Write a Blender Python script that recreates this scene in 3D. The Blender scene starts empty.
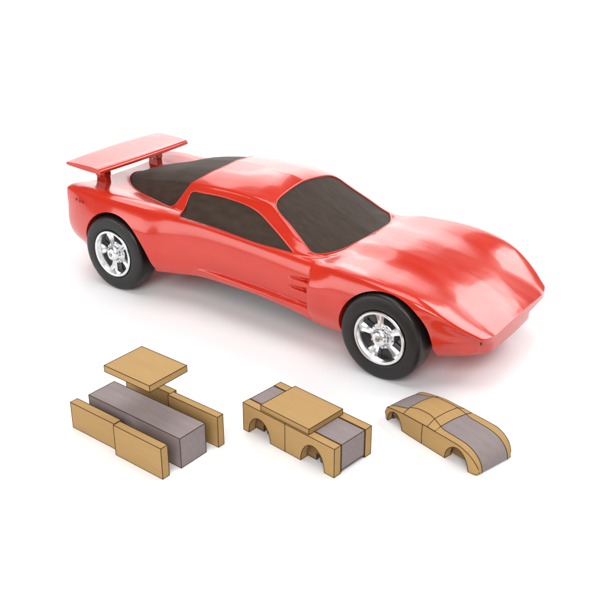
import bpy, bmesh, math, random
from mathutils import Vector, Matrix
from mathutils.bvhtree import BVHTree
R = math.radians
C = bpy.context.scene.collection
sc = bpy.context.scene
random.seed(4)
# one Blender unit is one centimetre (the subject is a hand-sized toy)
sc.unit_settings.system = 'METRIC'
sc.unit_settings.scale_length = 0.01

# ------------------------------------------------------------ camera
cam = bpy.data.cameras.new('camera'); camo = bpy.data.objects.new('camera', cam); C.objects.link(camo)
cam.sensor_width = 36; cam.lens = 955.694 / 600 * 36
cam.clip_start = 1; cam.clip_end = 2000
yaw, pit = R(125.638), R(25.492)
fw = Vector((math.cos(pit) * math.cos(yaw), math.cos(pit) * math.sin(yaw), -math.sin(pit)))
camo.location = (25.6647, -26.8732, 15.7355)
camo.rotation_euler = fw.to_track_quat('-Z', 'Y').to_euler()
sc.camera = camo

# ------------------------------------------------------------ world and lamps
w = bpy.data.worlds.new('World'); sc.world = w; w.use_nodes = True
bg = w.node_tree.nodes['Background']
bg.inputs[0].default_value = (1, 1, 1, 1); bg.inputs[1].default_value = 0.16
def area(name, loc, target, sx, sy, power, col=(1, 1, 1)):
    l = bpy.data.lights.new(name, 'AREA'); l.shape = 'RECTANGLE'; l.size = sx; l.size_y = sy
    l.energy = power; l.color = col
    o = bpy.data.objects.new(name, l); C.objects.link(o); o.location = loc
    o.rotation_euler = (Vector(target) - Vector(loc)).to_track_quat('-Z', 'Y').to_euler()
    return o
area('overhead_softbox', (0, -6, 80), (8, -2, 0), 60, 50, 37000)
area('nose_softbox', (40, 46, 54), (14, 0, 2), 60, 34, 40000)
area('front_softbox', (45, -75, 60), (8, 0, 2), 60, 50, 62000)
area('side_softbox', (-50, -92, 26), (2, -3, 3), 76, 38, 32000)
area('roof_softbox', (-62, 62, 74), (6, 0, 4), 64, 44, 23000)
area('backdrop_lamp', (-60, 110, 110), (-110, 175, 40), 120, 40, 270000)
sc.view_settings.view_transform = 'Standard'; sc.view_settings.look = 'None'
sc.view_settings.exposure = 0; sc.view_settings.gamma = 1
sc.render.engine = 'CYCLES'

# ------------------------------------------------------------ materials
def mat(name, col, rough=.5, metal=0, coat=0, coatr=.1, spec=.5):
    m = bpy.data.materials.new(name); m.use_nodes = True
    b = m.node_tree.nodes['Principled BSDF']
    b.inputs['Base Color'].default_value = (*col, 1); b.inputs['Roughness'].default_value = rough
    b.inputs['Metallic'].default_value = metal; b.inputs['Coat Weight'].default_value = coat
    b.inputs['Coat Roughness'].default_value = coatr; b.inputs['Specular IOR Level'].default_value = spec
    return m, m.node_tree, b
def noise(nt, scale, detail=4, stretch=(1, 1, 1), rough=.5):
    tc = nt.nodes.new('ShaderNodeTexCoord'); mp = nt.nodes.new('ShaderNodeMapping')
    mp.inputs['Scale'].default_value = stretch
    n = nt.nodes.new('ShaderNodeTexNoise'); n.inputs['Scale'].default_value = scale
    n.inputs['Detail'].default_value = detail; n.inputs['Roughness'].default_value = rough
    nt.links.new(tc.outputs['Object'], mp.inputs[0]); nt.links.new(mp.outputs[0], n.inputs['Vector'])
    return n
def ramp(nt, src, stops):
    r = nt.nodes.new('ShaderNodeValToRGB'); e = r.color_ramp.elements
    while len(e) < len(stops): e.new(.5)
    for k, (p, c) in enumerate(stops):
        e[k].position = p; e[k].color = c if len(c) == 4 else (*c, 1)
    nt.links.new(src, r.inputs[0]); return r
def bump(nt, b, src, s, d=.02):
    bp_ = nt.nodes.new('ShaderNodeBump'); bp_.inputs['Strength'].default_value = s; bp_.inputs['Distance'].default_value = d
    nt.links.new(src, bp_.inputs['Height']); nt.links.new(bp_.outputs[0], b.inputs['Normal']); return bp_

M = {}
m, nt, b = mat('red_paint', (.62, .05, .016), .34, coat=.4, coatr=.07)
n = noise(nt, .9, 3, (.5, 1.6, 1.6)); r = ramp(nt, n.outputs[0], [(.1, (.49, .016, .005)), (.9, (.60, .030, .009))])
nt.links.new(r.outputs[0], b.inputs['Base Color'])
n2 = noise(nt, 1.6, 3, (.3, 1.3, 1.3)); r2 = ramp(nt, n2.outputs[0], [(.2, (.15,) * 3), (.8, (.29,) * 3)])
nt.links.new(r2.outputs[0], b.inputs['Roughness'])
n3 = noise(nt, 1.5, 1.5, (.22, 1.2, 1.2)); bump(nt, b, n3.outputs[0], .14, .10)
M['red'] = m
m, nt, b = mat('window_paint', (.05, .035, .028), .58, spec=.15)
n = noise(nt, 3, 5, (.5, 2, 1)); r = ramp(nt, n.outputs[0], [(.3, (.037, .024, .017)), (.7, (.052, .035, .026))])
nt.links.new(r.outputs[0], b.inputs['Base Color']); bump(nt, b, n.outputs[0], .1, .03)
M['window'] = m
m, nt, b = mat('tyre_plastic', (.009, .0072, .0066), .36, spec=.42)
n = noise(nt, 6, 4); r = ramp(nt, n.outputs[0], [(.3, (.3,) * 3), (.7, (.45,) * 3)]); nt.links.new(r.outputs[0], b.inputs['Roughness'])
M['tyre'] = m
M['chrome'] = mat('chrome_plating', (.80, .80, .81), .24, 1)[0]
M['dark_chrome'] = mat('dark_plating', (.045, .042, .042), .4, .5)[0]
M['steel'] = mat('nail_steel', (.35, .35, .36), .25, 1)[0]
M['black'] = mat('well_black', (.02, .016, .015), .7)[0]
M['brown'] = mat('pin_brown', (.12, .03, .012), .4)[0]
M['darkred'] = mat('mark_red', (.36, .022, .014), .4)[0]
m, nt, b = mat('light_wood', (.46, .27, .115), .7, spec=.25)
n = noise(nt, 1.2, 6, (.7, 6, 6)); r = ramp(nt, n.outputs[0], [(.3, (.39, .236, .09)), (.7, (.42, .26, .10))])
nt.links.new(r.outputs[0], b.inputs['Base Color']); M['wood'] = m
m, nt, b = mat('grey_wood', (.2, .165, .17), .7, spec=.25)
n = noise(nt, 1.5, 5, (.7, 5, 5)); r = ramp(nt, n.outputs[0], [(.3, (.225, .185, .182)), (.7, (.255, .212, .208))])
nt.links.new(r.outputs[0], b.inputs['Base Color']); M['grey'] = m
m, nt, b = mat('shaded_wood', (.2, .118, .045), .75, spec=.2)  # the tan wood darkened: shade of the arch walls put into the colour
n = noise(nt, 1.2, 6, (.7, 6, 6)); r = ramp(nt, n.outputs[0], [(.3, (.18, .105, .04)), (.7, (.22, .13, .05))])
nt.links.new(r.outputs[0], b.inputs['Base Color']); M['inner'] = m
M['line'] = mat('dark_outline', (.06, .028, .012), .8, spec=.1)[0]
m, nt, b = mat('white_sweep', (.86, .86, .865), .7, spec=.2)
n = noise(nt, .3, 4); r = ramp(nt, n.outputs[0], [(.3, (.90, .90, .905)), (.7, (.92, .92, .925))])
nt.links.new(r.outputs[0], b.inputs['Base Color']); M['floor'] = m

# ------------------------------------------------------------ helpers
def obj(name, bm_or_me, m, parent=None, smooth=None, loc=None):
    if isinstance(bm_or_me, bmesh.types.BMesh):
        me = bpy.data.meshes.new(name); bmesh.ops.recalc_face_normals(bm_or_me, faces=bm_or_me.faces[:])
        bm_or_me.to_mesh(me); bm_or_me.free()
    else: me = bm_or_me; me.name = name
    me.materials.clear(); me.materials.append(m)
    if smooth is not None:
        me.polygons.foreach_set('use_smooth', [True] * len(me.polygons)); me.set_sharp_from_angle(angle=R(smooth))
    o = bpy.data.objects.new(name, me); C.objects.link(o)
    if parent: o.parent = parent
    if loc: o.location = loc
    return o
def empty(name, loc=(0, 0, 0), rz=0):
    o = bpy.data.objects.new(name, None); C.objects.link(o); o.location = loc; o.rotation_euler = (0, 0, rz)
    o.empty_display_size = .5; return o
def tag(o, label=None, cat=None, group=None, kind=None):
    for k, v in (('label', label), ('category', cat), ('group', group), ('kind', kind)):
        if v: o[k] = v
    return o
def prism(pts, ax, a, b):
    """closed prism: 2-D outline in the plane across axis ax, from a to b"""
    bm = bmesh.new()
    def P(p, v):
        return (v, p[0], p[1]) if ax == 0 else (p[0], v, p[1]) if ax == 1 else (p[0], p[1], v)
    A = [bm.verts.new(P(p, a)) for p in pts]; B = [bm.verts.new(P(p, b)) for p in pts]
    bm.faces.new(A); bm.faces.new(B[::-1]); n = len(pts)
    for i in range(n): bm.faces.new((A[i], B[i], B[(i + 1) % n], A[(i + 1) % n]))
    bmesh.ops.recalc_face_normals(bm, faces=bm.faces[:]); return bm
def smooth_outline(pts, n=6, closed=True, tight=0):
    """Catmull-Rom through the points"""
    out = []; N = len(pts)
    for i in range(N if closed else N - 1):
        p = [Vector(pts[(i + k) % N]) if closed else Vector(pts[min(max(i + k, 0), N - 1)]) for k in (-1, 0, 1, 2)]
        for j in range(n):
            t = j / n
            out.append(.5 * ((2 * p[1]) + (-p[0] + p[2]) * t + (2 * p[0] - 5 * p[1] + 4 * p[2] - p[3]) * t * t + (-p[0] + 3 * p[1] - 3 * p[2] + p[3]) * t ** 3))
    if not closed: out.append(Vector(pts[-1]))
    return out
def round_poly(pts, rad, n=5):
    """polygon with rounded corners"""
    out = []; N = len(pts)
    for i in range(N):
        p0, p1, p2 = Vector(pts[i - 1]), Vector(pts[i]), Vector(pts[(i + 1) % N])
        rr = rad[i] if isinstance(rad, (list, tuple)) else rad
        a = p1 + (p0 - p1).normalized() * min(rr, (p0 - p1).length * .45); c = p1 + (p2 - p1).normalized() * min(rr, (p2 - p1).length * .45)
        for k in range(n + 1):
            t = k / n; out.append(a * (1 - t) ** 2 + p1 * 2 * t * (1 - t) + c * t * t)
    return out
def grow(pts, d):
    """offset a closed 2-D outline outwards by d"""
    N = len(pts); P = [Vector(p) for p in pts]
    ar = sum(P[i].x * P[(i + 1) % N].y - P[(i + 1) % N].x * P[i].y for i in range(N)); s = 1 if ar > 0 else -1
    out = []
    for i in range(N):
        t = (P[(i + 1) % N] - P[i - 1]); t = t.normalized() if t.length > 1e-6 else Vector((1, 0))
        out.append(P[i] + Vector((t.y, -t.x)) * d * s)
    return out
def pchip(xs, ys, x):
    n = len(xs)
    if x <= xs[0]: return ys[0]
    if x >= xs[-1]: return ys[-1]
    h = [xs[i + 1] - xs[i] for i in range(n - 1)]; d = [(ys[i + 1] - ys[i]) / h[i] for i in range(n - 1)]
    def sl(i):
        if i == 0: return d[0]
        if i == n - 1: return d[-1]
        if d[i - 1] * d[i] <= 0: return 0
        w1 = 2 * h[i] + h[i - 1]; w2 = h[i] + 2 * h[i - 1]
        return (w1 + w2) / (w1 / d[i - 1] + w2 / d[i])
    i = max(k for k in range(n - 1) if xs[k] <= x); t = (x - xs[i]) / h[i]; a, c = sl(i), sl(i + 1)
    return ((2 * t ** 3 - 3 * t * t + 1) * ys[i] + (t ** 3 - 2 * t * t + t) * h[i] * a + (-2 * t ** 3 + 3 * t * t) * ys[i + 1] + (t ** 3 - t * t) * h[i] * c)
def loft(sections):
    """sections: list of (x, [half-profile (y,z)] bottom centre -> top centre); closed symmetric solid"""
    bm = bmesh.new(); rings = []
    for x, hp in sections:
        ring = [(-y, z) for y, z in hp] + [(y, z) for y, z in hp[-2:0:-1]]
        rings.append([bm.verts.new((x(y, z) if callable(x) else x, y, z)) for y, z in ring])
    n = len(rings[0])
    for a, c in zip(rings, rings[1:]):
        for i in range(n): bm.faces.new((a[i], a[(i + 1) % n], c[(i + 1) % n], c[i]))
    bm.faces.new(rings[0]); bm.faces.new(rings[-1][::-1])
    bmesh.ops.triangulate(bm, faces=[f for f in bm.faces if len(f.verts) > 4])
    return outward(bm)
def outward(bm):
    bmesh.ops.recalc_face_normals(bm, faces=bm.faces[:])
    if bm.calc_volume(signed=True) < 0: bmesh.ops.reverse_faces(bm, faces=bm.faces[:])
    return bm
def tmp(bm, name='work'):
    me = bpy.data.meshes.new(name)
    if isinstance(bm, bmesh.types.BMesh): bm.to_mesh(me); bm.free()
    else: me = bm
    o = bpy.data.objects.new(name, me); C.objects.link(o); return o
def bake(o):
    dg = bpy.context.evaluated_depsgraph_get(); dg.update()
    me = bpy.data.meshes.new_from_object(o.evaluated_get(dg)); o.modifiers.clear(); o.data = me; return o
def boole(o, cutters, op='DIFFERENCE', solver='EXACT'):
    for cbm in cutters:
        c = tmp(cbm, 'cutter'); md = o.modifiers.new('b', 'BOOLEAN'); md.object = c; md.operation = op; md.solver = solver
        bake(o); bpy.data.objects.remove(c)
    return o
def settle(o, trees, reach):
    """pull the vertices of a remeshed solid back on to the true smooth surface where they lie close to it"""
    me = o.data
    for v in me.vertices:
        best = None
        for t in trees:
            p, n_, i_, d = t.find_nearest(v.co, reach)
            if p is not None and (best is None or d < best[1]): best = (p, d)
        if best: v.co = v.co.lerp(best[0], 1 - (best[1] / reach) ** 3)
    return o
def relax(o, it):
    md = o.modifiers.new('s', 'SMOOTH'); md.factor = .5; md.iterations = it
    return bake(o)
def remesh(o, vox, it):
    md = o.modifiers.new('r', 'REMESH'); md.mode = 'VOXEL'; md.voxel_size = vox
    md = o.modifiers.new('s', 'SMOOTH'); md.factor = .5; md.iterations = it
    return bake(o)
def lathe(prof, seg=72, bm=None, axis_off=(0, 0)):
    """profile of (y, r) turned about the y axis"""
    bm = bm or bmesh.new(); rings = []
    for y, r_ in prof:
        rings.append([bm.verts.new((axis_off[0] + r_ * math.cos(2 * math.pi * k / seg), y, axis_off[1] + r_ * math.sin(2 * math.pi * k / seg))) for k in range(seg)] if r_ > 1e-5 else [bm.verts.new((axis_off[0], y, axis_off[1]))])
    for a, c in zip(rings, rings[1:]):
        for k in range(seg):
            k2 = (k + 1) % seg
            if len(a) == 1 and len(c) == 1: continue
            if len(a) == 1: bm.faces.new((a[0], c[k], c[k2]))
            elif len(c) == 1: bm.faces.new((a[k], a[k2], c[0]))
            else: bm.faces.new((a[k], a[k2], c[k2], c[k]))
    return bm

# ------------------------------------------------------------ setting: white sweep
bm = bmesh.new()
prof = [(-160, 0), (150, 0)] + [(150 + 50 * math.sin(R(a)), 50 - 50 * math.cos(R(a))) for a in range(6, 91, 6)] + [(200, 125)]
ax = Vector((math.cos(yaw), math.sin(yaw), 0)); sd = Vector((-ax.y, ax.x, 0)); o0 = Vector((8, 0, 0))
rows = [[bm.verts.new(o0 + ax * d + sd * s + Vector((0, 0, z))) for s in (-260, 0, 260)] for d, z in prof]
for a, c in zip(rows, rows[1:]):
    for i in range(2): bm.faces.new((a[i], c[i], c[i + 1], a[i + 1]))
fl = obj('floor', bm, M['floor'], smooth=60); tag(fl, kind='structure')

# ------------------------------------------------------------ the red car
car = empty('toy_car', (6, 0, 0))
tag(car, 'glossy red wooden race car with dark windows, chrome wheels and rear wing', 'toy car')
OFF = Vector((-6, 0, 0))
#   x    W(max half width) zc(crest z) yc(crest y) zm(centre z) zb(bottom) Wb(bottom half width)
BODY = [(-2.84, 3.02, 3.56, 2.86, 3.40, 1.10, 2.50),
        (-2.6, 3.12, 3.62, 2.92, 3.41, 1.08, 2.62),
        (-2.0, 3.30, 3.64, 2.98, 3.40, 1.06, 2.82),
        (-1.0, 3.48, 3.62, 3.0, 3.38, 1.08, 3.05),
        (0.3, 3.62, 3.64, 3.05, 3.36, 1.08, 3.2),
        (1.6, 3.58, 3.62, 3.0, 3.36, 1.10, 3.15),
        (2.6, 3.32, 3.58, 2.85, 3.4, 1.20, 3.05),
        (4.2, 3.12, 3.50, 2.75, 3.42, 1.38, 2.95),
        (6.2, 3.06, 3.36, 2.72, 3.4, 1.40, 2.92),
        (8.2, 3.08, 3.24, 2.72, 3.4, 1.26, 2.95),
        (8.95, 3.10, 3.20, 2.72, 3.42, 1.15, 2.98),
        (9.05, 3.34, 3.20, 2.72, 3.42, 1.12, 3.08),
        (10.0, 3.42, 3.30, 2.95, 3.46, 1.08, 3.15),
        (11.0, 3.50, 3.30, 3.08, 3.44, 1.08, 3.2),
        (12.0, 3.52, 3.24, 3.14, 3.30, 1.08, 3.2),
        (13.0, 3.40, 3.06, 3.12, 3.02, 1.06, 3.05),
        (13.6, 3.20, 2.84, 3.08, 2.80, 1.05, 2.80),
        (14.1, 2.90, 2.58, 2.98, 2.56, 1.05, 2.46),
        (14.6, 2.48, 2.28, 2.78, 2.30, 1.08, 2.06),
        (15.0, 2.04, 2.02, 2.52, 2.08, 1.14, 1.66),
        (15.2, 1.86, 1.90, 2.40, 1.96, 1.18, 1.5),
        (15.5, 1.7, 1.78, 2.3, 1.84, 1.2, 1.4)]
def body_at(x, k): return pchip([r_[0] for r_ in BODY], [r_[k] for r_ in BODY], x)
secs = []
N = 220
xs = [-2.84 + (15.45 + 2.84) * i / N for i in range(N + 1)] + [8.95, 9.05, 15.5]
for x in sorted(xs):
    W, zc, yc, zm, zb, Wb = [body_at(x, k) for k in range(1, 7)]
    zs = zb + (zc - zb) * .42                                   # height of the widest line
    ctrl = [(0, zb), (Wb * .5, zb), (Wb - .12, zb), (Wb, zb + .1), (Wb + (W - Wb) * .7, zb + (zc - zb) * .2), (W, zs), (W - .03, zs + (zc - zs) * .45),
            (W * .35 + yc * .65 + .06, zc - .17), (yc, zc - .02), (yc - .35, zc + .01), (1.7, (zc + zm) / 2 - .05), (.8, zm - .01), (0, zm)]
    hp = smooth_outline(ctrl, 9, closed=False)
    hp = [(max(p.x, 0), p.y) for p in hp]; hp[0] = (0, zb); hp[-1] = (0, zm)
    t = max(0, (x - 13.6) / 1.6)
    secs.append(((lambda y, z, x=x, t=t: x + t * .14 * (1 - (abs(y) / 2.3) ** 2)), hp))
body0 = tmp(loft(secs), 'body_work'); hull_me = body0.data.copy()
#  cabin: x, half width at belt, roof half width, roof edge z, centre z
CAB = [(-2.35, .25, .1, 3.30, 3.32), (-2.1, .55, .28, 3.40, 3.46), (-1.4, 1.05, .65, 3.58, 3.74), (-.4, 1.58, 1.05, 3.82, 4.12), (.7, 2.02, 1.38, 4.06, 4.42),
       (1.8, 2.40, 1.66, 4.32, 4.76), (2.7, 2.64, 1.88, 4.46, 4.90), (3.6, 2.78, 1.98, 4.56, 5.0), (4.8, 2.82, 2.02, 4.62, 5.02), (5.8, 2.82, 2.02, 4.58, 4.96),
       (6.5, 2.82, 1.99, 4.48, 4.80), (7.2, 2.76, 2.14, 4.10, 4.44), (8.0, 2.72, 2.34, 3.66, 4.06), (8.7, 2.60, 2.36, 3.32, 3.76), (9.3, 2.2, 1.9, 3.2, 3.55), (9.8, 1.4, 1.0, 3.2, 3.42)]
secs = []
for i in range(151):
    x = -2.35 + (9.8 + 2.35) * i / 150
    wb, yr, zr, zc = [pchip([c[0] for c in CAB], [c[k] for c in CAB], x) for k in range(1, 5)]
    zb = 3.25; 
    ctrl = [(0, 2.4), (wb * .96, 2.4), (wb, 2.9), (wb, zb), (wb + (yr - wb) * .42, zb + (zr - zb) * .5), (yr + (wb - yr) * .05 + .02, zr - (zr - zb) * .08), (yr - .07, zr + .035), (yr * .55, zr + (zc - zr) * .72), (0, zc)]
    hp = [(max(p.x, 0), p.y) for p in smooth_outline(ctrl, 9, closed=False)]; hp[0] = (0, 2.4); hp[-1] = (0, zc)
    secs.append((x, hp))
join = bmesh.new(); join.from_mesh(body0.data); cb_ = loft(secs); tm_ = bpy.data.meshes.new('t'); cb_.to_mesh(tm_); cb_.free(); join.from_mesh(tm_)
join.to_mesh(body0.data); join.free(); remesh(body0, .045, 9)          # the voxel remesh fuses hull and cabin into one solid
ref = bmesh.new(); ref.from_mesh(tm_); tree_c = BVHTree.FromBMesh(ref); ref.free()
ref = bmesh.new(); ref.from_mesh(hull_me); tree_h = BVHTree.FromBMesh(ref); ref.free()
settle(body0, (tree_c, tree_h), .06); relax(body0, 4)
ref = bmesh.new(); ref.from_mesh(body0.data); tree_b = BVHTree.FromBMesh(ref); ref.free()

# window outlines
side_win = round_poly([(2.98, 3.50), (2.99, 4.27), (4.5, 4.38), (5.6, 4.33), (6.3, 4.18), (7.1, 3.76), (8.12, 3.24), (6.6, 3.27), (4.8, 3.40)], [.12, .14, .3, .4, .3, .3, .1, .3, .3], 4)
ws = [(6.72, -1.90), (6.60, -1.0), (6.56, 0), (6.60, 1.0), (6.72, 1.90), (7.5, 2.12), (8.35, 2.36), (8.78, 2.42), (9.25, 1.7), (9.5, .9), (9.58, 0), (9.5, -.9), (9.25, -1.7), (8.78, -2.42), (8.35, -2.36), (7.5, -2.12)]
ws = smooth_outline(ws, 4)
rw_half = [(-2.0, 0), (-1.85, .42), (-1.45, .85), (-.9, 1.22), (.0, 1.66), (1.0, 2.02), (1.90, 2.36), (2.24, 2.48), (2.50, 2.28), (2.74, 1.99), (3.12, 1.52), (3.34, 1.0), (3.44, .5), (3.46, 0)]
rw = smooth_outline(rw_half[:8], 4, closed=False) + [Vector(p) for p in rw_half[8:]]
rw = [Vector((p[0], -p[1])) for p in rw] + [Vector((p[0], p[1])) for p in rw[-2:0:-1]]

def cyl(x, z, rad, y0, y1, seg=64): return prism([(x + rad * math.cos(2 * math.pi * k / seg), z + rad * math.sin(2 * math.pi * k / seg)) for k in range(seg)], 1, y0, y1)
cuts = []; wells = []
WX = (0.0, 11.98)
for s in (-1, 1):
    wells.append(cyl(.2, 1.45, 1.75, s * 2.15, s * 6)); wells.append(cyl(12.05, 1.42, 1.67, s * 2.15, s * 6))
pock = [prism(side_win, 1, -1.2, -6), prism(side_win, 1, 1.2, 6), prism(ws, 2, 3.0, 8), prism(rw, 2, 3.0, 8)]
# under-cut chin below the nose lip
wells.append(prism([(15.04 - .12 * (t / 2.3) ** 2 - .42 * max(0, abs(t) - 1.3) ** 2, t) for t in [-3 + .1 * k for k in range(61)]] + [(18, 3), (18, -3)], 2, 0, 1.72))
wells.append(prism([(15.27 - .10 * (t / 2.3) ** 2 - .45 * max(0, abs(t) - 1.95) ** 2, t) for t in [-3 + .1 * k for k in range(61)]] + [(18, 3), (18, -3)], 2, 0, 4))
# carved scoops in the doors
def wedge(x0, z0, x1, z1, h0, h1, depth0, depth1, s, ysurf):
    bm = bmesh.new()
    A = [bm.verts.new(v) for v in ((x0, s * (ysurf - depth0), z0), (x0, s * 4, z0 + h0 + .4), (x0, s * 4, z0 - h0 * .2))]
    B = [bm.verts.new(v) for v in ((x1, s * (ysurf - depth1), z1), (x1, s * 4, z1 + h1 + .6), (x1, s * 4, z1 - h1 * .2))]
    bm.faces.new(A); bm.faces.new(B[::-1])
    for i in range(3): bm.faces.new((A[i], B[i], B[(i + 1) % 3], A[(i + 1) % 3]))
    bmesh.ops.recalc_face_normals(bm, faces=bm.faces[:]); return bm
for s in (-1, 1):
    cuts.append(wedge(4.0, 1.84, 9.0, 1.62, .04, .10, .0, .20, s, 3.16))
    cuts.append(wedge(7.4, 2.20, 9.0, 2.10, .10, .22, .0, .34, s, 3.12))
    cuts.append(wedge(7.3, 2.52, 9.0, 2.46, .10, .22, .0, .36, s, 3.12))
def rocker(s):
    bm = bmesh.new(); R_ = []
    for k in range(13):
        u = k / 12; x = 3.7 + 5.4 * u; e = .02 + .15 * u ** .8; z1 = 1.84 - .16 * u; zl = body_at(x, 5) + .03
        R_.append([bm.verts.new((x, s * y, z)) for y, z in ((2.6, zl), (2.98 + e, zl + .04), (3.07 + e, z1 - .10), (3.03 + e, z1 - .02), (2.8, z1 + .03))])
    for A, B in zip(R_, R_[1:]):
        for i in range(5): bm.faces.new((A[i], A[(i + 1) % 5], B[(i + 1) % 5], B[i]))
    bm.faces.new(R_[0]); bm.faces.new(R_[-1][::-1]); return outward(bm)
plain = tmp(body0.data.copy(), 'plain_work')
boole(body0, [rocker(-1), rocker(1)], 'UNION', 'MANIFOLD')
boole(body0, cuts, 'DIFFERENCE', 'MANIFOLD')
remesh(body0, .032, 7); settle(body0, (tree_b,), .03); relax(body0, 3)
boole(body0, wells + pock, 'DIFFERENCE', 'MANIFOLD')
me = body0.data.copy(); me.transform(Matrix.Translation(OFF))
body = obj('body', me, M['red'], car, smooth=55)
bpy.data.objects.remove(body0)
def bead(outline, ax, sgn, rad=.032):
    """rounded lip that follows an outline over the body surface"""
    pts = []
    ol = grow(outline, .018); n = len(ol); dense = []
    for i in range(n):
        a, c = ol[i], ol[(i + 1) % n]; k = max(1, int((c - a).length / .08))
        dense += [a.lerp(c, j / k) for j in range(k)]
    for p in dense:
        if ax == 1: o_, d_ = Vector((p.x, sgn * 8, p.y)), Vector((0, -sgn, 0))
        else: o_, d_ = Vector((p.x, p.y, 9)), Vector((0, 0, -1))
        h = tree_b.ray_cast(o_, d_)
        if h[0] is not None: pts.append(h[0] - h[1] * rad * .45 * (1 if h[1].dot(d_) < 0 else -1))
    for _ in range(3): pts = [(pts[i - 1] + pts[i] * 2 + pts[(i + 1) % len(pts)]) / 4 for i in range(len(pts))]
    bm = bmesh.new(); rings = []; n = len(pts)
    for i in range(n):
        q = (pts[(i + 1) % n] - pts[i - 1]).normalized().to_track_quat('Z', 'X')
        rings.append([bm.verts.new(pts[i] + OFF + q @ Vector((rad * math.cos(2 * math.pi * j / 8), rad * math.sin(2 * math.pi * j / 8), 0))) for j in range(8)])
    for i in range(n):
        A, B = rings[i], rings[(i + 1) % n]
        off = min(range(8), key=lambda m_: (A[0].co - B[m_].co).length)
        for j in range(8): bm.faces.new((A[j], A[(j + 1) % 8], B[(j + 1 + off) % 8], B[(j + off) % 8]))
    return bm
# painted window panels sit a little below the paint
pm = plain.data
assert len(pm.vertices) > 0
nrm = [v.normal.copy() for v in pm.vertices]
for v, nn in zip(pm.vertices, nrm): v.co -= nn * .035
for nm, pr, lab in (('side_window', prism(grow(side_win, .03), 1, -1.3, -6), (side_win, 1, -1)), ('side_window', prism(grow(side_win, .03), 1, 1.3, 6), (side_win, 1, 1)),
                    ('windshield', prism(grow(ws, .03), 2, 3.05, 8), (ws, 2, 1)), ('rear_window', prism(grow(rw, .03), 2, 3.05, 8), (rw, 2, 1))):
    t = tmp(pr); skin = bmesh.new(); skin.from_mesh(pm); outward(skin)
    boole(t, [skin], 'INTERSECT', 'MANIFOLD')
    me = t.data.copy(); me.transform(Matrix.Translation(OFF)); wo = obj(nm, me, M['window'], car, smooth=35); bpy.data.objects.remove(t)
    obj('window_trim', bead(lab[0], lab[1], lab[2]), M['red'], wo, smooth=60)
bpy.data.objects.remove(plain)

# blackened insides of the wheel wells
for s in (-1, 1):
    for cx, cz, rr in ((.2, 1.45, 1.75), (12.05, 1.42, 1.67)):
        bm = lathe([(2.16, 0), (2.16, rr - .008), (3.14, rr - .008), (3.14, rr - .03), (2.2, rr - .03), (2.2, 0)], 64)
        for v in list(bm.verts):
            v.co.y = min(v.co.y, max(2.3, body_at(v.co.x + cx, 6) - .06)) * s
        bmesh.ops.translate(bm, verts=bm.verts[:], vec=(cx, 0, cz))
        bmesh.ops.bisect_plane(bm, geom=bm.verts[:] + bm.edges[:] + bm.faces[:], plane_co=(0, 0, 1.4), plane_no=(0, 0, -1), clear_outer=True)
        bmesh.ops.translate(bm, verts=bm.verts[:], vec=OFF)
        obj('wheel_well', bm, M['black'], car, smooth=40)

# added bounce plate, nose pin and the small marks on the rear fender
obj('bounce_blocker', prism([(-2.4, -2.3), (-1.9, -2.3), (-1.9, -2.05), (2.2, -2.05), (2.2, -2.4), (10.1, -2.4), (10.1, -2.05), (14.0, -2.05), (14.6, -1.6), (14.6, 1.6), (14.0, 2.05), (10.1, 2.05), (10.1, 2.4), (2.2, 2.4), (2.2, 2.05), (-1.9, 2.05), (-1.9, 2.3), (-2.4, 2.3)], 2, 1.18, 1.6), M['black'], car, loc=OFF)  # unseen black plate, added to keep red bounce out of the floor shadow
for s in (-1, 1):
    pb = bmesh.new(); bmesh.ops.create_icosphere(pb, subdivisions=2, radius=.07); bmesh.ops.scale(pb, vec=(.6, .7, 1.2), verts=pb.verts[:])
    obj('nose_pin', pb, M['brown'], car, smooth=60, loc=(14.80 - 6, s * 1.90, 1.52))
for strokes in (((0, 0, 70, .13), (.05, .05, 10, .09)), ((.2, -.03, 35, .1), (.235, -.06, 100, .1)), ((.40, -.04, 60, .12), (.44, -.085, 0, .08))):
    mk = bmesh.new()
    for dx, dz, a, l in strokes:
        bmesh.ops.create_cube(mk, size=1, matrix=Matrix.Translation((dx * .85, 0, dz * .9)) @ Matrix.Rotation(R(a), 4, 'Y') @ Matrix.Diagonal((l * .8, .05, .022, 1)))
    obj('fender_mark', mk, M['darkred'], car, loc=(-1.95 - 6, -3.30, 3.27))

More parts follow.
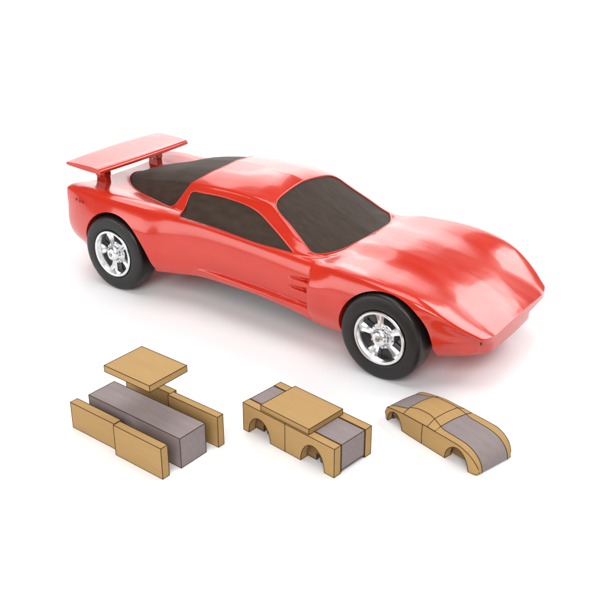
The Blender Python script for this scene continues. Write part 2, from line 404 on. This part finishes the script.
# wheels
def wheel_proto():
    seg = 96
    # outer side faces -y
    wb = lathe([(.42, 0), (.42, .80), (.7, .80), (.7, .2), (.85, .2), (.85, 0)], seg)
    hub = obj('wheel', wb, M['dark_chrome'], None, smooth=40)
    ty = lathe([(.02, .93), (-.05, .965), (-.075, 1.03), (-.08, 1.12), (-.075, 1.25), (-.06, 1.36), (-.035, 1.43), (.0, 1.47), (.05, 1.492), (.12, 1.5), (.7, 1.5), (.78, 1.48), (.85, 1.43), (.88, 1.35), (.88, .95), (.6, .9), (.02, .93)], seg)
    obj('tyre', ty, M['tyre'], hub, smooth=50)
    rm = lathe([(.45, .90), (-.02, .935), (-.075, .935), (-.10, .91), (-.105, .875), (-.085, .835), (-.02, .815), (.03, .79), (.14, .765), (.42, .755), (.45, .9)], seg)
    for k in range(5):                                          # five wedge spokes, ridged down the middle
        a = 2 * math.pi * k / 5 + R(100)
        ca, sa = math.cos(a), math.sin(a)
        def V(r_, t_, y): return rm.verts.new((r_ * ca - t_ * sa, y, r_ * sa + t_ * ca))
        st = []
        for r_, hw, y in ((.2, .085, .03), (.42, .10, .07), (.62, .145, .09), (.80, .22, .06)):
            st.append([V(r_, -hw, y + .06), V(r_, -hw * .55, y), V(r_, 0, y + .035), V(r_, hw * .55, y), V(r_, hw, y + .06), V(r_, hw, y + .3), V(r_, -hw, y + .3)])
        for A, B in zip(st, st[1:]):
            for i in range(7): rm.faces.new((A[i], A[(i + 1) % 7], B[(i + 1) % 7], B[i]))
        rm.faces.new(st[0]); rm.faces.new(st[-1][::-1])
    obj('rim', rm, M['chrome'], hub, smooth=35)
    hb = lathe([(.4, .36), (.12, .355), (.09, .345), (.085, .31), (.0, .305), (-.06, .285), (-.12, .235), (-.155, .165), (-.17, .08), (-.17, .0)], 48)
    for k in range(5):
        a = 2 * math.pi * (k + .5) / 5 + R(100)
        lathe([(.2, .042), (.07, .042), (.05, .03), (.05, 0)], 10, hb, (.375 * math.cos(a), .375 * math.sin(a)))
    lathe([(.4, .44), (.15, .44), (.13, .42), (.125, .30)], 48, hb)
    obj('hub', hb, M['chrome'], hub, smooth=35)
    ax_ = lathe([(.0, .085), (-.17, .085), (-.195, .07), (-.205, .035), (-.207, 0)], 32)
    obj('axle_nail', ax_, M['steel'], hub, smooth=40)
    return hub
def place_wheel(src, x, side, first=False):
    if first: h = src
    else:
        h = src.copy(); C.objects.link(h)
        for ch in list(src.children):
            c = ch.copy(); C.objects.link(c); c.parent = h
    h.parent = car; h.location = (x - 6, side * 3.40, 1.5)
    h.rotation_euler = (0, R(random.uniform(-20, 20)) if not first else 0, 0 if side < 0 else math.pi)
    return h
wh = wheel_proto()
place_wheel(wh, WX[1], -1, True)
for x, s in ((WX[0], -1), (WX[0], 1), (WX[1], 1)): place_wheel(wh, x, s)
for x in WX:
    ab = bmesh.new(); lathe([(-2.5, 0), (-2.5, .1), (2.5, .1), (2.5, 0)], 24, ab)
    obj('axle', ab, M['steel'], car, smooth=40, loc=(x - 6, 0, 1.5))

# rear wing
bm = bmesh.new()
rows = []
NY = 24
for i in range(NY + 1):
    t = -1 + 2 * i / NY
    y = t * 2.60
    xf = -1.22 - .10 * (1 - t * t) * -1
    xr = -3.12 - .14 * (1 - t * t)
    z0 = 4.28 + .02 * (1 - t * t)
    prof = []
    for u, th in ((0, .04), (.015, .09), (.06, .125), (.2, .145), (.4, .145), (.65, .125), (.9, .095), (.985, .075), (1, .05)):
        prof.append((u, th))
    top = [(xf + (xr - xf) * u, z0 + th + .05 * u) for u, th in prof]; bot = [(xf + (xr - xf) * u, z0 - th * .55 + .05 * u) for u, th in prof[::-1]]
    rows.append([bm.verts.new((x, y + (-.16 * max(0, t) ** 3 * (x + 3) / 1.8 if x > -3 else 0), z)) for x, z in top + bot])
for a, c in zip(rows, rows[1:]):
    for i in range(len(a)): bm.faces.new((a[i], a[(i + 1) % len(a)], c[(i + 1) % len(a)], c[i]))
bm.faces.new(rows[0]); bm.faces.new(rows[-1][::-1])
bmesh.ops.translate(bm, verts=bm.verts[:], vec=OFF)
wing = obj('rear_wing', bm, M['red'], car, smooth=50)
for s in (-1, 1):
    bm = prism(round_poly([(-2.55, 3.1), (-1.95, 3.1), (-2.0, 3.72), (-2.52, 3.72)], .04, 2), 1, s * 1.5 - .14, s * 1.5 + .14)
    bm2 = prism(round_poly([(-2.56, 3.70), (-1.98, 3.70), (-2.02, 4.3), (-2.5, 4.3)], .04, 2), 1, s * 1.5 - .17, s * 1.5 + .17)
    tmpm = bpy.data.meshes.new('x'); bm2.to_mesh(tmpm); bm2.free(); bm.from_mesh(tmpm)
    bmesh.ops.translate(bm, verts=bm.verts[:], vec=OFF)
    o = obj('wing_support', bm, M['red'], wing, smooth=40)
    md = o.modifiers.new('bevel', 'BEVEL'); md.width = .03; md.segments = 2
    pb = bmesh.new(); lathe([(-.2, 0), (-.2, .028), (.2, .028), (.2, 0)], 10, pb)
    obj('support_pin', pb, M['steel'], o, smooth=40, loc=(-2.22 - 6, s * 1.5, 3.72))

# ------------------------------------------------------------ block models of the construction steps
def edge_tubes(src, rad=.011, ang=28, skip=None):
    """dark drawn line along every hard edge of a piece"""
    bm = bmesh.new(); bm.from_mesh(src); out = bmesh.new()
    bmesh.ops.remove_doubles(bm, verts=bm.verts[:], dist=1e-4)
    for e in bm.edges:
        if len(e.link_faces) == 2 and e.calc_face_angle(0) > R(ang):
            a, c = e.verts[0].co, e.verts[1].co
            if (c - a).length < 1e-4 or (skip and skip((a + c) / 2, (c - a).normalized())): continue
            d = (c - a).normalized(); q = d.to_track_quat('Z', 'Y'); k = 6
            A = [out.verts.new(a - d * rad * .5 + q @ Vector((rad * math.cos(2 * math.pi * j / k), rad * math.sin(2 * math.pi * j / k), 0))) for j in range(k)]
            B = [out.verts.new(c + d * rad * .5 + q @ Vector((rad * math.cos(2 * math.pi * j / k), rad * math.sin(2 * math.pi * j / k), 0))) for j in range(k)]
            out.faces.new(A); out.faces.new(B[::-1])
            for j in range(k): out.faces.new((A[j], B[j], B[(j + 1) % k], A[(j + 1) % k]))
    bm.free(); return out
def piece(name, bm, m, parent=None, skip=None, rad=.011, smooth=28, loc=None, ang=28):
    o = obj(name, bm, m, parent, smooth=smooth, loc=loc)
    obj('edge_line', edge_tubes(o.data, rad, ang, skip), M['line'], o)
    return o
def block(L, W, H): return prism([(-L / 2, -W / 2), (L / 2, -W / 2), (L / 2, W / 2), (-L / 2, W / 2)], 2, 0, H)
h1 = -.0458
def rot(h, x, y): return Vector((x * math.cos(h) - y * math.sin(h), x * math.sin(h) + y * math.cos(h), 0))
def loose(name, x, y, z, L, W, H, m, label, cat, group=None):
    o = piece(name, block(L, W, H), m); o.location = (x, y, z); o.rotation_euler = (0, 0, h1)
    tag(o, label, cat, group)
    return o
G = 'loose tan boards around the grey core block'
loose('wooden_block', 8.246, -10.271, 0, 3.781, 1.005, .973, M['grey'], 'long grey rectangular core block lying between four loose tan boards', 'wooden block')
loose('wooden_board', 7.03, -11.093, 0, 1.904, .27, .87, M['wood'], 'tan side board standing leftmost, in front of the rear end of the grey block', 'wooden board', G)
loose('wooden_board', 9.107, -11.378, 0, 1.895, .25, 1.0, M['wood'], 'tan side board nearest the viewer, in front of the right end of the grey block', 'wooden board', G)
loose('wooden_board', 7.25, -9.02, 0, 1.95, .25, .94, M['wood'], 'tan side board behind the grey block, mostly hidden under the floating square board', 'wooden board', G)
loose('wooden_board', 9.307, -9.308, 0, 1.989, .23, 1.02, M['wood'], 'tan side board behind the right end of the grey block, rightmost of the loose pieces', 'wooden board', G)
loose('wooden_board', 8.393, -10.271, 2.258, 1.834, 1.447, .2, M['wood'], 'flat square tan board raised above the grey block', 'wooden board', G)

# step two: glued-up block car
h2 = -.127
car2 = empty('block_car', (12.157, -7.738, 0), h2)
tag(car2, 'glued tan and grey block car with square edges and cut wheel arches, middle model', 'wooden model')
L2, W2, H2, T2 = 3.564, 1.598, .936, .27
def arch(x0, x1, top, n=14):
    cx, rx = (x0 + x1) / 2, (x1 - x0) / 2
    return [(cx - rx * math.cos(math.pi * k / n), max(0, top) * math.sin(math.pi * k / n)) for k in range(n + 1)]
def side_profile(x0, x1, archs):
    p = [(x0, 0)]
    for a in archs: p += arch(*a)
    return p + [(x1, 0), (x1, H2), (x0, H2)]
for s in (-1, 1):
    ya, yb = s * (W2 / 2 - T2), s * W2 / 2
    piece('side_board', prism(side_profile(-L2 / 2, -.08, [(-1.56, -.66, .64)]), 1, ya, yb), M['wood'], car2)
    piece('side_board', prism(side_profile(-.08, L2 / 2, [(.53, 1.43, .68)]), 1, ya, yb), M['wood'], car2)
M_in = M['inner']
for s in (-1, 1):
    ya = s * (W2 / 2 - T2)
    piece('shaded_panel', prism([(-L2 / 2 + .002, .06), (-1.2, .06), (-1.2, .26), (-1.05, .26), (-1.05, .06), (.9, .06), (.9, .26), (1.05, .26), (1.05, .06), (L2 / 2 - .002, .06), (L2 / 2 - .002, H2 - .002), (-L2 / 2 + .002, H2 - .002)], 1, ya - s * .002, ya - s * .034), M_in, car2)  # arch shade painted as dark tan; the ends show as brown strips
core = prism([(-L2 / 2 + .004, .1), (-1.2, .1), (-1.2, .28), (-1.05, .28), (-1.05, .1), (.9, .1), (.9, .28), (1.05, .28), (1.05, .1), (L2 / 2 - .004, .1), (L2 / 2 - .004, H2 - .004), (-L2 / 2 + .004, H2 - .004)], 1, -(W2 / 2 - T2) + .036, (W2 / 2 - T2) - .036)
piece('core_block', core, M['grey'], car2)
piece('roof_board', prism([(-1.09, -.745), (.79, -.745), (.79, .70), (-1.09, .70)], 2, H2 + .002, H2 + .18), M['wood'], car2)

# step three: carved model
h3 = R(-16)
o3 = Vector((13.53, -5.49, 0)) + rot(h3, 0, .8)
car3 = empty('carved_car', o3, h3)
tag(car3, 'carved tan and grey wooden car shape with rounded nose and sloping roof, rightmost model', 'wooden model')
#  x, belt z, top z (centre), belt half width, top half width, bottom z
CV = [(-.24, .22, .26, .62, .55, .12), (-.12, .42, .44, .70, .56, .02), (.1, .50, .54, .74, .50, .0), (.4, .56, .645, .76, .45, .0), (.65, .60, .74, .78, .46, .0), (1.0, .635, .84, .80, .43, 0),
      (1.4, .65, .87, .80, .43, 0), (1.65, .665, .845, .80, .46, 0), (1.9, .665, .775, .80, .50, 0), (2.15, .67, .705, .80, .54, 0), (2.5, .68, .70, .80, .58, 0), (2.85, .68, .69, .80, .60, 0),
      (3.15, .61, .63, .79, .60, 0), (3.35, .50, .52, .77, .58, .0), (3.48, .37, .39, .74, .57, .01), (3.56, .22, .24, .70, .55, .03), (3.585, .12, .13, .66, .52, .06)]
#  along the nose the outline is left undrawn, as the rounded front has no edge there
nose_skip = lambda p, d: p.x > 3.4 and abs(d.y) > .6
secs = []
for i in range(60):
    x = -.24 + 3.825 * math.sin(math.pi / 2 * i / 59) ** .9
    zb_, zt, wb, wt, z0 = [pchip([c[0] for c in CV], [c[k] for c in CV], x) for k in range(1, 6)]
    secs.append((x, [(0, z0), (wb - .02, z0), (wb, z0 + (zb_ - z0) * .5), (wb - .02, zb_), (wt + .02, zt - .03), (wt * .5, zt - .012), (0, zt)]))
cb = loft(secs); t3 = tmp(cb, 'carve_work')
def carc(cx, rx, top, y0, y1): return prism([(cx + rx * math.cos(2 * math.pi * k / 40), top * math.sin(2 * math.pi * k / 40)) for k in range(40)], 1, y0, y1)
boole(t3, [carc(.30, .34, .45, -1, -.5), carc(.30, .34, .45, .5, 1), carc(2.84, .44, .56, -1, -.5), carc(2.84, .44, .56, .5, 1), prism([(.0, -.1), (3.3, -.1), (3.3, .12), (.0, .12)], 1, -.52, .52)], 'DIFFERENCE', 'MANIFOLD')
src3 = t3.data.copy(); bpy.data.objects.remove(t3)
def part3(name, y0, y1, prof, m):
    t = tmp(src3.copy(), 'part_work')
    boole(t, [outward(prism(prof, 1, y0, y1))], 'INTERSECT', 'MANIFOLD')
    me = t.data.copy(); bpy.data.objects.remove(t)
    bm = bmesh.new(); bm.from_mesh(me); outward(bm); return piece(name, bm, m, car3, skip=nose_skip, ang=9 if name == 'roof_board' else 26)
YC, RX0, RX1, XS = .53, .66, 1.88, 1.48
def belt(x): return pchip([c[0] for c in CV], [c[1] for c in CV], x) + .002
def bl(a, b_): return [(a + (b_ - a) * k / 10, belt(a + (b_ - a) * k / 10)) for k in range(11)]
for a, b_ in ((-3, -YC), (YC, 3)):
    part3('side_board', a, b_, [(-1, -1), (XS, -1)] + bl(RX0, XS)[::-1] + [(RX0 - .12, 2), (-1, 2)], M['wood'])
    part3('side_board', a, b_, [(XS, -1), (5, -1), (5, 2), (RX1 - .1, 2)] + bl(XS, RX1 + .08)[::-1], M['wood'])
    # inner faces seen through the wheel arches, their shade painted in as darker tan
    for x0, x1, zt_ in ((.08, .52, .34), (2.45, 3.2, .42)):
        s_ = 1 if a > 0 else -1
        obj('shaded_panel', prism([(x0, .1), (x1, .1), (x1, zt_), (x0, zt_)], 1, s_ * .44, s_ * .512), M['inner'], car3)
part3('core_block', -YC, YC, [(-1, -1), (RX0, -1), (RX0, belt(RX0)), (RX0 - .12, 2), (-1, 2)], M['grey'])
part3('core_block', -YC, YC, [(RX1 + .08, -1), (5, -1), (5, 2), (RX1 - .1, 2), (RX1 + .08, belt(RX1 + .08))], M['grey'])
part3('core_block', -YC, YC, [(RX0, -1), (RX1 + .08, -1)] + bl(RX0, RX1 + .08)[::-1], M['grey'])
part3('roof_board', -2, 2, bl(RX0, 1.66) + [(1.56, 2), (RX0 - .12, 2)], M['wood'])
part3('roof_board', -2, 2, bl(1.66, RX1 + .08) + [(RX1 - .1, 2), (1.56, 2)], M['wood'])
